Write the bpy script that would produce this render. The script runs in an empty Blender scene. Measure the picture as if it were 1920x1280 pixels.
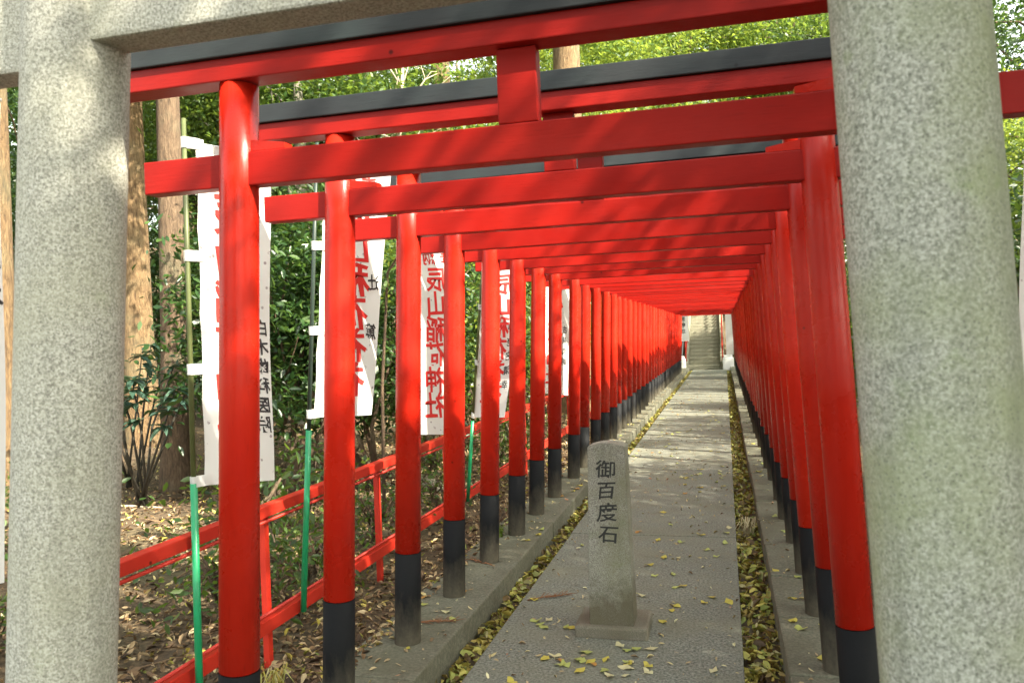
import bpy, bmesh, math, random
import numpy as np
from mathutils import Vector, Matrix
random.seed(7)
S = bpy.context.scene
C = S.collection
R = math.radians

# ------------------------------------------------------------------ camera
YAW, PIT, ROL, FPX = 0.257725, -0.006143, -0.036514, 1506.7
cam_d = bpy.data.cameras.new('camera')
cam = bpy.data.objects.new('camera', cam_d); C.objects.link(cam)
cam_d.sensor_width = 36.0; cam_d.sensor_fit = 'HORIZONTAL'
cam_d.lens = FPX / 1920 * 36
cam_d.clip_start = 0.05; cam_d.clip_end = 600
_r = Vector((math.cos(YAW), math.sin(YAW), 0))
_d = Vector((-math.sin(YAW)*math.cos(PIT), math.cos(YAW)*math.cos(PIT), math.sin(PIT)))
_u = _r.cross(_d)
r2 = _r*math.cos(ROL) + _u*math.sin(ROL)
u2 = -_r*math.sin(ROL) + _u*math.cos(ROL)
m = Matrix((r2, u2, -_d)).transposed().to_4x4()
m.translation = Vector((0, 0, 1.6))
cam.matrix_world = m
cam_d.dof.use_dof = True
cam_d.dof.focus_distance = 5.5
cam_d.dof.aperture_fstop = 5.6
S.camera = cam

# ------------------------------------------------------------------ sky, sun, exposure
SUN_AZ, SUN_EL = R(-22), R(40)          # azimuth measured from +X towards +Y
sun_dir = Vector((math.cos(SUN_AZ)*math.cos(SUN_EL), math.sin(SUN_AZ)*math.cos(SUN_EL), math.sin(SUN_EL)))
W = bpy.data.worlds.new('World'); S.world = W
W.use_nodes = True
wn = W.node_tree; wn.nodes.clear()
sky = wn.nodes.new('ShaderNodeTexSky'); sky.sky_type = 'NISHITA'; sky.sun_disc = False
sky.sun_elevation = SUN_EL; sky.sun_rotation = math.atan2(sun_dir.x, sun_dir.y)
sky.air_density = 1.0; sky.dust_density = 3.0; sky.ozone_density = 1.0
bg = wn.nodes.new('ShaderNodeBackground'); bg.inputs[1].default_value = 0.15
wo = wn.nodes.new('ShaderNodeOutputWorld')
hs = wn.nodes.new('ShaderNodeHueSaturation'); hs.inputs['Saturation'].default_value = .30     # thin white autumn haze
wn.links.new(sky.outputs[0], hs.inputs['Color']); wm = wn.nodes.new('ShaderNodeMix'); wm.data_type = 'RGBA'; wm.blend_type = 'MULTIPLY'; wm.inputs[0].default_value = 1.0; wm.inputs[7].default_value = (.99, 1.0, .90, 1)
wn.links.new(hs.outputs[0], wm.inputs[6]); wn.links.new(wm.outputs[2], bg.inputs[0]); wn.links.new(bg.outputs[0], wo.inputs[0])
sun_l = bpy.data.lights.new('sun', 'SUN'); sun_l.energy = 4.0; sun_l.angle = R(0.5); sun_l.color = (1.0, 0.92, 0.75)
sun_o = bpy.data.objects.new('sun', sun_l); C.objects.link(sun_o)
sun_o.rotation_euler = (-sun_dir).to_track_quat('-Z', 'Y').to_euler(); sun_o.location = (20, -8, 30)
S.view_settings.view_transform = 'Standard'; S.view_settings.look = 'None'
S.view_settings.gamma = 1.0; S.view_settings.use_curve_mapping = False
S.view_settings.exposure = 2.32
S.cycles.use_denoising = True
S.cycles.max_bounces = 8; S.cycles.diffuse_bounces = 5; S.cycles.transmission_bounces = 4
S.cycles.sample_clamp_indirect = 6.0

# ------------------------------------------------------------------ node helpers
def mat(name):
    M = bpy.data.materials.new(name); M.use_nodes = True
    nt = M.node_tree; b = nt.nodes['Principled BSDF']
    return M, nt, b
def N(nt, t, **k):
    n = nt.nodes.new(t)
    for a, v in k.items():
        if a in n.inputs: n.inputs[a].default_value = v
        else: setattr(n, a, v)
    return n
def L(nt, a, b): nt.links.new(a, b)
def coords(nt, scale=(1, 1, 1), rnd=True, kind='Object'):
    tc = N(nt, 'ShaderNodeTexCoord'); mp = N(nt, 'ShaderNodeMapping')
    mp.inputs['Scale'].default_value = scale
    L(nt, tc.outputs[kind], mp.inputs['Vector'])
    if rnd:
        oi = N(nt, 'ShaderNodeObjectInfo'); mu = N(nt, 'ShaderNodeMath', operation='MULTIPLY'); mu.inputs[1].default_value = 37.0
        L(nt, oi.outputs['Random'], mu.inputs[0]); L(nt, mu.outputs[0], mp.inputs['Location'])
    return mp.outputs[0]
def noise(nt, vec, scale, detail=4, rough=.55, dist=0):
    n = N(nt, 'ShaderNodeTexNoise'); n.inputs['Scale'].default_value = scale; n.inputs['Detail'].default_value = detail
    n.inputs['Roughness'].default_value = rough; n.inputs['Distortion'].default_value = dist
    L(nt, vec, n.inputs['Vector']); return n.outputs['Fac']
def ramp(nt, fac, stops):
    r = N(nt, 'ShaderNodeValToRGB'); e = r.color_ramp.elements
    while len(e) < len(stops): e.new(.5)
    for i, (p_, c) in enumerate(stops):
        e[i].position = p_; e[i].color = (*c, 1) if len(c) == 3 else c
    L(nt, fac, r.inputs[0]); return r.outputs[0]
def mix(nt, fac, a, b, mode='MIX'):
    x = N(nt, 'ShaderNodeMix', data_type='RGBA', blend_type=mode)
    for sock, v in ((x.inputs['Factor'], fac), (x.inputs[6], a), (x.inputs[7], b)):
        if isinstance(v, (int, float)): sock.default_value = v
        elif isinstance(v, tuple): sock.default_value = (*v, 1)
        else: L(nt, v, sock)
    return x.outputs[2]
def bump(nt, b, h, strength=.3, dist=.01):
    n = N(nt, 'ShaderNodeBump'); n.inputs['Strength'].default_value = strength; n.inputs['Distance'].default_value = dist
    L(nt, h, n.inputs['Height']); L(nt, n.outputs[0], b.inputs['Normal'])

# ------------------------------------------------------------------ materials
def m_paint(name, c1, c2, grain, rough, wear, spec=.35, foot=False):
    M, nt, b = mat(name)
    v = coords(nt, grain)
    g = noise(nt, v, 9, 6, .65, .6); gs = noise(nt, v, 26, 4, .6)
    v2 = coords(nt)
    big = noise(nt, v2, 2.3, 4)
    col = mix(nt, g, c1, c2)
    col = mix(nt, ramp(nt, big, [(.35, (0, 0, 0)), (.7, (.55, .55, .55))]), col, (c1[0]*1.18, c1[1]*1.7, c1[2]*1.5))
    col = mix(nt, ramp(nt, gs, [(.60, (0, 0, 0)), (.72, (.35, .35, .35))]), col, tuple(x*.62 for x in c2))       # brush and grain lines
    vo = N(nt, 'ShaderNodeTexVoronoi'); vo.inputs['Scale'].default_value = 5.5; L(nt, v2, vo.inputs['Vector'])
    kn = ramp(nt, vo.outputs['Distance'], [(.03, (1, 1, 1)), (.055, (0, 0, 0))])
    col = mix(nt, kn, col, tuple(x*.25 for x in c1))
    fine = noise(nt, v2, 34, 7, .75); msk = noise(nt, v2, 3.1, 3)
    ch = mix(nt, 1.0, ramp(nt, fine, [(.66, (0, 0, 0)), (.70, (1, 1, 1))]), ramp(nt, msk, [(.5, (0, 0, 0)), (.62, (wear,)*3)]), 'MULTIPLY')
    col = mix(nt, ch, col, (.30, .19, .13))                                                                      # chipped paint
    oi = N(nt, 'ShaderNodeObjectInfo'); hv = N(nt, 'ShaderNodeHueSaturation'); L(nt, col, hv.inputs['Color'])
    mr = N(nt, 'ShaderNodeMapRange'); mr.inputs[3].default_value = .84; mr.inputs[4].default_value = 1.14; L(nt, oi.outputs['Random'], mr.inputs[0]); L(nt, mr.outputs[0], hv.inputs['Value'])
    L(nt, hv.outputs[0], b.inputs['Base Color'])
    rr = ramp(nt, noise(nt, v2, 6, 5, .6), [(.3, (rough-.08,)*3), (.75, (rough+.18,)*3)])
    L(nt, rr, b.inputs['Roughness'])
    b.inputs['Specular IOR Level'].default_value = spec
    bump(nt, b, mix(nt, .5, g, gs), .22, .005)
    return M
RED = m_paint('vermilion_paint_beam_shaded', (.33, .0075, .0042), (.26, .006, .0034), (.6, 6, 6), .42, .7, .22)  # same vermilion as the posts, darkened for beam fronts that catch less light
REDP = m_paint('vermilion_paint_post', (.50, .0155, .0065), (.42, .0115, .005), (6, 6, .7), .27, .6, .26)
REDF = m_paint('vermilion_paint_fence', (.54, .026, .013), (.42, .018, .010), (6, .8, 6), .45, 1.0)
BLACK = m_paint('black_paint_beam', (.024, .026, .029), (.017, .018, .02), (.6, 6, 6), .45, .2)

def m_foot():
    M, nt, b = mat('dusty_black_post_foot')
    v = coords(nt, (1, 1, 1)); n1 = noise(nt, coords(nt, (1, 1, .35)), 16, 6, .7); n2 = noise(nt, v, 60, 4)
    tc = N(nt, 'ShaderNodeTexCoord'); sp = N(nt, 'ShaderNodeSeparateXYZ'); L(nt, tc.outputs['Object'], sp.inputs[0])
    a = N(nt, 'ShaderNodeMath', operation='MULTIPLY_ADD'); L(nt, n1, a.inputs[0]); a.inputs[1].default_value = .42; L(nt, sp.outputs['Z'], a.inputs[2])
    dirt = ramp(nt, a.outputs[0], [(.22, (1, 1, 1)), (.46, (0, 0, 0))])
    spk = mix(nt, n2, (.105, .092, .064), (.045, .04, .03))
    col = mix(nt, dirt, (.006, .0065, .0075), spk)
    L(nt, col, b.inputs['Base Color']); b.inputs['Roughness'].default_value = .7; b.inputs['Specular IOR Level'].default_value = .18
    bump(nt, b, n2, .3, .003); return M
FOOT = m_foot()

def m_granite(name, base, dark, light, green, gamt, sc=1.0):
    M, nt, b = mat(name)
    v = coords(nt, (1, 1, 1))
    n1 = noise(nt, v, 150*sc, 4, .7); n2 = noise(nt, v, 210*sc, 2, .6); big = noise(nt, v, 3.2, 5, .6)
    vo = N(nt, 'ShaderNodeTexVoronoi'); vo.inputs['Scale'].default_value = 120*sc; L(nt, v, vo.inputs['Vector'])
    col = mix(nt, ramp(nt, n1, [(.38, (0, 0, 0)), (.62, (1, 1, 1))]), dark, base)
    col = mix(nt, ramp(nt, n2, [(.52, (0, 0, 0)), (.68, (.8, .8, .8))]), col, light)
    col = mix(nt, ramp(nt, big, [(.42, (0, 0, 0)), (.68, (gamt,)*3)]), col, green)
    med = noise(nt, v, 14, 4, .6)
    col = mix(nt, ramp(nt, vo.outputs['Distance'], [(.12, (.7,)*3), (.3, (0, 0, 0))]), col, tuple(x*.6 for x in dark))
    col = mix(nt, ramp(nt, med, [(.58, (0, 0, 0)), (.8, (.22,)*3)]), col, tuple(x*.8 for x in green))
    stk = noise(nt, coords(nt, (1, 1, .07)), 15, 4, .6)
    col = mix(nt, ramp(nt, stk, [(.50, (0, 0, 0)), (.72, (.38,)*3)]), col, tuple(x*.85 for x in dark))
    lic = noise(nt, v, 6.5, 6, .7)
    col = mix(nt, ramp(nt, lic, [(.60, (0, 0, 0)), (.70, (.5*gamt,)*3)]), col, (green[0]*.8, green[1]*.95, green[2]*.7))
    L(nt, col, b.inputs['Base Color']); b.inputs['Roughness'].default_value = .8
    bump(nt, b, n1, .35, .003); return M
GRAN = m_granite('mossy_grey_granite', (.48, .475, .405), (.17, .168, .135), (.62, .615, .55), (.35, .345, .24), .5)
GRANR = m_granite('green_lichened_granite', (.40, .41, .35), (.15, .16, .125), (.53, .54, .48), (.25, .285, .15), .85, .9)
STELE = m_granite('weathered_marker_granite', (.34, .335, .285), (.10, .10, .08), (.45, .45, .40), (.17, .17, .10), .8, 1.2)
def stain(M, z0, z1, c):
    nt = M.node_tree; b = nt.nodes['Principled BSDF']; old = b.inputs['Base Color'].links[0].from_socket
    tc = N(nt, 'ShaderNodeTexCoord'); sp = N(nt, 'ShaderNodeSeparateXYZ'); L(nt, tc.outputs['Object'], sp.inputs[0]); n = noise(nt, tc.outputs['Object'], 16, 5, .65)
    a = N(nt, 'ShaderNodeMath', operation='MULTIPLY_ADD'); L(nt, n, a.inputs[0]); a.inputs[1].default_value = .45; L(nt, sp.outputs['Z'], a.inputs[2])
    f = ramp(nt, a.outputs[0], [(z0, (.8,)*3), (z1, (0, 0, 0))]); L(nt, mix(nt, f, old, c), b.inputs['Base Color'])
stain(STELE, .38, .56, (.075, .062, .032))
PLINTH = m_granite('brown_concrete_plinth', (.19, .175, .13), (.10, .09, .065), (.26, .245, .20), (.11, .095, .055), .7, 1.4)
INK, nt, b = mat('dark_engraving'); b.inputs['Base Color'].default_value = (.022, .024, .022, 1); b.inputs['Roughness'].default_value = .8

def m_concrete(name, c1, c2, stain, samt, sc, rough=.85):
    M, nt, b = mat(name)
    v = coords(nt, (1, 1, 1), rnd=False)
    n1 = noise(nt, v, sc, 3, .7); n2 = noise(nt, v, 2.1, 6, .65); n3 = noise(nt, v, 13, 5, .6)
    col = mix(nt, ramp(nt, n1, [(.36, (0, 0, 0)), (.66, (1, 1, 1))]), c1, c2)
    col = mix(nt, ramp(nt, n2, [(.42, (0, 0, 0)), (.7, (samt,)*3)]), col, stain)
    col = mix(nt, ramp(nt, n3, [(.55, (0, 0, 0)), (.8, (samt*.7,)*3)]), col, tuple(x*.7 for x in stain))
    L(nt, col, b.inputs['Base Color']); b.inputs['Roughness'].default_value = rough
    bump(nt, b, n1, .5, .004); return M
PATH = m_concrete('grey_tarmac_path', (.060, .064, .052), (.245, .252, .205), (.15, .148, .10), .75, 70)
KERB = m_concrete('kerb_concrete', (.080, .079, .056), (.175, .172, .122), (.075, .07, .04), .85, 60)
STEP = m_concrete('worn_stone_steps', (.21, .20, .145), (.33, .315, .235), (.14, .135, .085), .7, 40)
PALE, nt, b = mat('white_plaster'); b.inputs['Base Color'].default_value = (.75, .75, .74, 1); b.inputs['Roughness'].default_value = .7
def m_soil():
    M, nt, b = mat('forest_soil')
    v = coords(nt, (1, 1, 1), rnd=False); n1 = noise(nt, v, 24, 6, .75); n2 = noise(nt, v, 1.4, 4)
    col = ramp(nt, n1, [(.3, (.035, .022, .012)), (.5, (.10, .065, .035)), (.68, (.2, .14, .075)), (.8, (.3, .22, .12))])
    col = mix(nt, ramp(nt, n2, [(.5, (0, 0, 0)), (.72, (.5,)*3)]), col, (.06, .075, .025))
    L(nt, col, b.inputs['Base Color']); b.inputs['Roughness'].default_value = .95
    bump(nt, b, n1, .9, .03); return M
SOIL = m_soil()

def m_leaf(name, stops, trans=.35, rough=.45, tcol=None):
    M, nt, b = mat(name)
    ge = N(nt, 'ShaderNodeNewGeometry')
    col = ramp(nt, ge.outputs['Random Per Island'], stops)
    L(nt, col, b.inputs['Base Color']); b.inputs['Roughness'].default_value = rough
    if trans > 0:
        tr = N(nt, 'ShaderNodeBsdfTranslucent')
        tc = mix(nt, .6, col, tcol) if tcol else col
        L(nt, tc, tr.inputs['Color'])
        ms = N(nt, 'ShaderNodeMixShader'); ms.inputs[0].default_value = trans
        out = nt.nodes['Material Output']
        L(nt, b.outputs[0], ms.inputs[1]); L(nt, tr.outputs[0], ms.inputs[2]); L(nt, ms.outputs[0], out.inputs['Surface'])
    return M
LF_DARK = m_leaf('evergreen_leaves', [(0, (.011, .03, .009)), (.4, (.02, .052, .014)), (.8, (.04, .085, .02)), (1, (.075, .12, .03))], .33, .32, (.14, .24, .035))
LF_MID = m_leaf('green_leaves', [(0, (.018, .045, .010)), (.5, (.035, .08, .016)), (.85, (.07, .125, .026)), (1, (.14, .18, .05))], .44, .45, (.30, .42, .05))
LF_LIT = m_leaf('bright_leaves', [(0, (.035, .08, .014)), (.5, (.07, .14, .022)), (.85, (.13, .2, .035)), (1, (.22, .25, .05))], .48, .45, (.42, .50, .06))  # leaf green brightened; sunlight on the crowns is put into the colour
LF_AUC = m_leaf('bluish_leaves', [(0, (.03, .065, .045)), (.5, (.05, .095, .075)), (1, (.09, .15, .10))], .2, .3, (.1, .25, .06))
LF_GINK = m_leaf('yellow_fallen_leaves', [(0, (.42, .36, .07)), (.35, (.55, .48, .10)), (.6, (.45, .47, .14)), (.8, (.62, .58, .30)), (.92, (.38, .19, .05)), (1, (.5, .12, .04))], .25, .6, (.6, .5, .05))
LF_LITTER = m_leaf('brown_leaf_litter', [(0, (.045, .028, .014)), (.25, (.11, .063, .03)), (.48, (.21, .125, .055)), (.68, (.36, .25, .13)), (.84, (.52, .42, .24)), (.94, (.45, .36, .05)), (1, (.14, .18, .04))], .12, .7)
LF_DEBRIS = m_leaf('dry_leaf_scraps', [(0, (.16, .10, .05)), (.4, (.34, .26, .14)), (.7, (.5, .42, .2)), (.9, (.6, .56, .34)), (1, (.4, .14, .06))], .1, .7)
LF_GUT = m_leaf('gutter_leaf_mix', [(0, (.05, .03, .014)), (.25, (.15, .09, .03)), (.45, (.32, .25, .06)), (.65, (.50, .45, .10)), (.86, (.22, .28, .06)), (1, (.5, .44, .22))], .2, .6, (.5, .45, .05))
def m_bark(name, c1, c2, c3):
    M, nt, b = mat(name)
    v = coords(nt, (1, 1, .22)); n1 = noise(nt, v, 40, 7, .75, .5); v2 = coords(nt); n2 = noise(nt, v2, 2.2, 4)
    v3 = coords(nt, (1, 1, .5)); n3 = noise(nt, v3, 42, 4)
    col = ramp(nt, n1, [(.34, c1), (.52, c2), (.72, c3)])
    col = mix(nt, ramp(nt, n3, [(.45, (0, 0, 0)), (.75, (.35,)*3)]), col, tuple(x*.55 for x in c2))
    col = mix(nt, ramp(nt, n2, [(.5, (0, 0, 0)), (.75, (.45,)*3)]), col, (.16, .17, .10))
    L(nt, col, b.inputs['Base Color']); b.inputs['Roughness'].default_value = .9
    bump(nt, b, n1, 1.0, .05); return M
BARK_TAN = m_bark('tan_cedar_bark', (.055, .03, .015), (.21, .13, .06), (.34, .235, .125))
BARK_BR = m_bark('brown_bark', (.06, .038, .022), (.15, .095, .055), (.26, .18, .11))
BARK_GR = m_bark('grey_bark', (.10, .095, .075), (.24, .22, .17), (.36, .34, .27))
def m_plain(name, c, rough=.5, nscale=30, var=.25):
    M, nt, b = mat(name); v = coords(nt); n = noise(nt, v, nscale, 4)
    L(nt, mix(nt, n, c, tuple(x*(1-var) for x in c)), b.inputs['Base Color']); b.inputs['Roughness'].default_value = rough; return M
GREENP = m_plain('green_plastic_pole', (.015, .33, .13), .35)
OLIVE = m_plain('olive_bamboo_pole', (.10, .12, .04), .5)
DGREEN = m_plain('dark_green_pole', (.03, .05, .04), .4)
WOOD = m_plain('dead_pale_wood', (.45, .38, .28), .85, 60, .4)
TWIG = m_plain('dry_cedar_twig', (.26, .11, .045), .8, 60, .4)
RODW = m_plain('white_rod', (.7, .7, .68), .5)
def m_cloth():
    M, nt, b = mat('white_banner_cloth')
    v = coords(nt); vo = N(nt, 'ShaderNodeTexVoronoi'); vo.inputs['Scale'].default_value = 20; L(nt, v, vo.inputs['Vector'])
    sp = ramp(nt, vo.outputs['Distance'], [(.13, (.9,)*3), (.19, (0, 0, 0))])
    n2 = noise(nt, v, 60, 2); sp = mix(nt, 1.0, sp, ramp(nt, n2, [(.42, (0, 0, 0)), (.5, (1, 1, 1))]), 'MULTIPLY')
    col = mix(nt, sp, (.82, .82, .80), (.34, .28, .29))
    L(nt, col, b.inputs['Base Color']); b.inputs['Roughness'].default_value = .8
    tr = N(nt, 'ShaderNodeBsdfTranslucent'); L(nt, col, tr.inputs['Color'])
    ms = N(nt, 'ShaderNodeMixShader'); ms.inputs[0].default_value = .42; out = nt.nodes['Material Output']
    L(nt, b.outputs[0], ms.inputs[1]); L(nt, tr.outputs[0], ms.inputs[2]); L(nt, ms.outputs[0], out.inputs['Surface'])
    return M
CLOTH = m_cloth()
INKR = m_plain('red_dye', (.62, .02, .016), .8, 40, .15)
INKB = m_plain('black_dye', (.03, .028, .03), .8, 40, .2)

# ------------------------------------------------------------------ mesh helpers
class MB:
    def __init__(s): s.v = []; s.f = []; s.sm = []
    def quad(s, pts, smooth=False):
        n = len(s.v); s.v += [tuple(p) for p in pts]; s.f.append(tuple(range(n, n+len(pts)))); s.sm.append(smooth)
    def box(s, x0, x1, y0, y1, z0, z1, bev=.004):
        bm = bmesh.new(); bmesh.ops.create_cube(bm, size=1)
        for v in bm.verts:
            v.co = ((x0+x1)/2+v.co.x*(x1-x0), (y0+y1)/2+v.co.y*(y1-y0), (z0+z1)/2+v.co.z*(z1-z0))
        if bev: bmesh.ops.bevel(bm, geom=bm.edges[:], offset=bev, segments=2, affect='EDGES', profile=.6)
        s.add(bm); return s
    def add(s, bm, smooth=False):
        n = len(s.v); bm.verts.ensure_lookup_table(); bm.verts.index_update()
        s.v += [tuple(v.co) for v in bm.verts]
        for f in bm.faces: s.f.append(tuple(n+v.index for v in f.verts)); s.sm.append(smooth)
        bm.free(); return s
    def tube(s, pts, rad, seg=10, cap=True, wob=0):
        n0 = len(s.v); pts = [Vector(p) for p in pts]; k = len(pts)
        rad = rad if hasattr(rad, '__len__') else [rad]*k
        ref = Vector((1, 0, 0))
        for i, p in enumerate(pts):
            t = (pts[min(i+1, k-1)]-pts[max(i-1, 0)]).normalized()
            if abs(t.dot(ref)) > .95: ref = Vector((0, 1, 0))
            a = (ref - t*ref.dot(t)).normalized(); c = t.cross(a)
            for j in range(seg):
                q = 2*math.pi*j/seg; rr = rad[i]*(1+wob*random.uniform(-1, 1))
                s.v.append(tuple(p+a*(math.cos(q)*rr)+c*(math.sin(q)*rr)))
        for i in range(k-1):
            for j in range(seg):
                s.f.append((n0+i*seg+j, n0+i*seg+(j+1) % seg, n0+(i+1)*seg+(j+1) % seg, n0+(i+1)*seg+j)); s.sm.append(True)
        if cap:
            s.f.append(tuple(n0+j for j in reversed(range(seg)))); s.sm.append(False)
            s.f.append(tuple(n0+(k-1)*seg+j for j in range(seg))); s.sm.append(False)
        return s
    def mesh(s, name, m):
        me = bpy.data.meshes.new(name); me.from_pydata(s.v, [], s.f); me.polygons.foreach_set('use_smooth', s.sm)
        me.materials.append(m); me.update(); return me
    def build(s, name, m, parent=None, loc=None): return link(name, s.mesh(name, m), parent, loc)
def link(name, me, parent=None, loc=None):
    o = bpy.data.objects.new(name, me); C.objects.link(o)
    if parent: o.parent = parent
    if loc is not None: o.location = loc
    return o
def tag(o, label, cat, group=None):
    o['label'] = label; o['category'] = cat
    if group: o['group'] = group
    return o
def thing(name, label, cat, loc=(0, 0, 0), group=None, rz=0):
    o = bpy.data.objects.new(name, None); C.objects.link(o); o.location = loc; o.rotation_euler.z = rz
    o.empty_display_size = .2
    return tag(o, label, cat, group)
def kind(o, k='structure'): o['kind'] = k; return o
def copy_tree(o, parent=None):
    c = o.copy(); C.objects.link(c); c.parent = parent
    for ch in list(o.children): copy_tree(ch, c)
    return c
ORD = ['first', 'second', 'third', 'fourth', 'fifth', 'sixth', 'seventh', 'eighth', 'ninth', 'tenth', 'eleventh', 'twelfth', 'thirteenth',
       'fourteenth', 'fifteenth', 'sixteenth', 'seventeenth', 'eighteenth', 'nineteenth', 'twentieth']
ORD += ['twenty-'+x for x in ORD[:9]] + ['thirtieth'] + ['thirty-'+x for x in ORD[:9]] + ['fortieth']

# ------------------------------------------------------------------ ground
def sheet(name, xs, ys, zf, m):
    mb = MB(); nx, ny = len(xs), len(ys)
    mb.v = [(x, y, zf(x, y)) for y in ys for x in xs]
    for j in range(ny-1):
        for i in range(nx-1):
            mb.f.append((j*nx+i, j*nx+i+1, (j+1)*nx+i+1, (j+1)*nx+i)); mb.sm.append(True)
    return kind(mb.build(name, m))
def rise(y): return max(0, min(9.0, (y-33.8)*.5))
def floor_z(x, y):
    d = max(0, -1.8-x) if x < 0 else max(0, x-.9)
    z = .045+.03*math.sin(x*1.7+y*.9)*min(1, d)+.05*math.sin(x*.6-y*.43)*min(1, d*.5)+.012*d*min(1, d*.3)
    return z+rise(y)
def lin(a, b, n): return [a+(b-a)*i/(n-1) for i in range(n)]
xl = [-300, -120, -60]+lin(-32, -1.75, 80); yl = [-200, -60, -20]+lin(-8, 60, 140)+[80, 140, 300]
xr = lin(.70, 30, 60)+[60, 120, 300]
sheet('forest_floor', xl, yl, lambda x, y: floor_z(x, y) if x > -1.76 and False else (floor_z(x, y) if x < -1.76 else .03+rise(y)), SOIL)
sheet('forest_floor', xr, yl, lambda x, y: floor_z(x, y) if x > .71 else .03+rise(y), SOIL)
sheet('hillside', lin(-1.75, .70, 8), [33.55]+lin(34, 60, 30)+[140, 300], lambda x, y: .0+max(0, (y-34)*.465-.25) if y < 54 else 9.05, SOIL)

# path slabs separated by narrow open joints
mb = MB(); ys = [-3.0, .37, 3.37, 6.37, 9.37, 12.0, 14.39, 17.4, 20.4, 23.4, 26.4, 29.4, 33.0]
for a, b_ in zip(ys[:-1], ys[1:]):
    mb.box(-1.24+random.uniform(-.006, .006), .04+(b_-8)*.0012*(b_ > 8), a+.006, b_-.006, -.3, random.uniform(-.003, .003), .006)
kind(mb.build('path', PATH))
mb = MB(); mb.box(-1.385, .235, -3, 33, -.32, -.075, 0); kind(mb.build('gutter', m_concrete('gutter_mud', (.07, .05, .03), (.13, .1, .06), (.05, .05, .02), .6, 60)))
mb = MB()
for a in range(-1, 11):
    mb.box(-1.80, -1.372+random.uniform(-.004, .004), a*3.0+.3, a*3.0+3.296, -.3, .1+random.uniform(-.003, .003), .012)
kind(mb.build('kerb', KERB))
mb = MB(); y = -1.4
while y < 33:
    mb.box(.222+random.uniform(-.006, .006), .72, y+.004, y+.717, -.3, .1+random.uniform(-.006, .006), .012); y += .72
kind(mb.build('kerb', KERB))

# ------------------------------------------------------------------ red torii gates
XC = -.573
def post_pt(sx, z):      # axis of a post, local to the gate (z above kerb)
    return Vector((sx*(1.004-.0425*z), 0, z))
def beam_mesh(name, m, x0, x1, yh, z0, z1, bev=.004, yb=None): return MB().box(x0, x1, -yh, yh if yb is None else yb, z0, z1, bev).mesh(name, m)
def post_mesh(sx): return MB().tube([post_pt(sx, z) for z in (.455, 1.4, 2.0, 2.333)], [.0635, .062, .061, .060], 28).mesh('post', REDP)
def foot_mesh(sx):
    return MB().tube([post_pt(sx, z) for z in (-.02, .0, .2, .452)], [.0665, .0655, .0650, .0645], 28).mesh('post_foot', FOOT)
def wedge_mesh(sx, y_):
    mb = MB(); xa = sx*(1.004-.0425*2.1-.058); xb = xa-sx*.115
    p = [(xa, -y_, 2.116), (xb, -y_, 2.116), (xb, -y_, 2.134), (xa, -y_, 2.152)]
    q = [(a, y_, c) for a, _, c in p]
    if sx > 0: p, q = q, p
    for fc in ((p[0], p[1], p[2], p[3]), (q[3], q[2], q[1], q[0]), (p[3], p[2], q[2], q[3]), (p[1], q[1], q[2], p[2]), (p[0], p[3], q[3], q[0]), (p[0], q[0], q[1], p[1])): mb.quad(fc)
    return mb.mesh('wedge', REDP)
def build_gate():
    g = thing('torii_gate', 'x', 'torii gate')
    for sx in (-1, 1):
        p = link('post', post_mesh(sx), g); link('post_foot', foot_mesh(sx), p)
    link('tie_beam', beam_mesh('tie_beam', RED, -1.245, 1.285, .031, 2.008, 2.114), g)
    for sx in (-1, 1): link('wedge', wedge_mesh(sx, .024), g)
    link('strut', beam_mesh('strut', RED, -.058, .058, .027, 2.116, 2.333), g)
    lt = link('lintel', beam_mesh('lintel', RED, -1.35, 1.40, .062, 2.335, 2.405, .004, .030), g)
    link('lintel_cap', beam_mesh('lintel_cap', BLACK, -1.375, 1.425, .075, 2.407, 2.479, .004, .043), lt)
    return g
gy = [2.284, 2.996, 3.718, 4.445, 5.15, 5.89, 6.60, 7.31, 8.29, 8.97, 9.77, 10.6, 11.38, 11.99, 12.6, 13.34, 14.06, 14.82, 15.6, 16.4]
while gy[-1] < 29.0: gy.append(gy[-1]+.735+random.uniform(-.04, .04))
gate0 = build_gate()
for i, y in enumerate(gy):
    g = gate0 if i == 0 else copy_tree(gate0)
    j = 1 if i > 0 else 0
    g.location = (XC+random.uniform(-.008, .008)*j, y, .1)
    g.rotation_euler = (random.uniform(-.004, .004)*j, random.uniform(-.004, .004)*j, random.uniform(-.006, .006)*j)
    if i == 0: lb = 'red torii gate nearest the stone torii, its whole left post in view'
    elif i == len(gy)-1: lb = 'last red torii gate at the far end, just before the stairs'
    else: lb = '%s red torii gate along the path, counted from the stone torii' % ORD[i]
    tag(g, lb, 'torii gate', 'red torii gates in a row over the path')

gate0.scale.x = 1.02; gate0.location.x += .02      # the nearest gate is a touch wider

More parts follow.
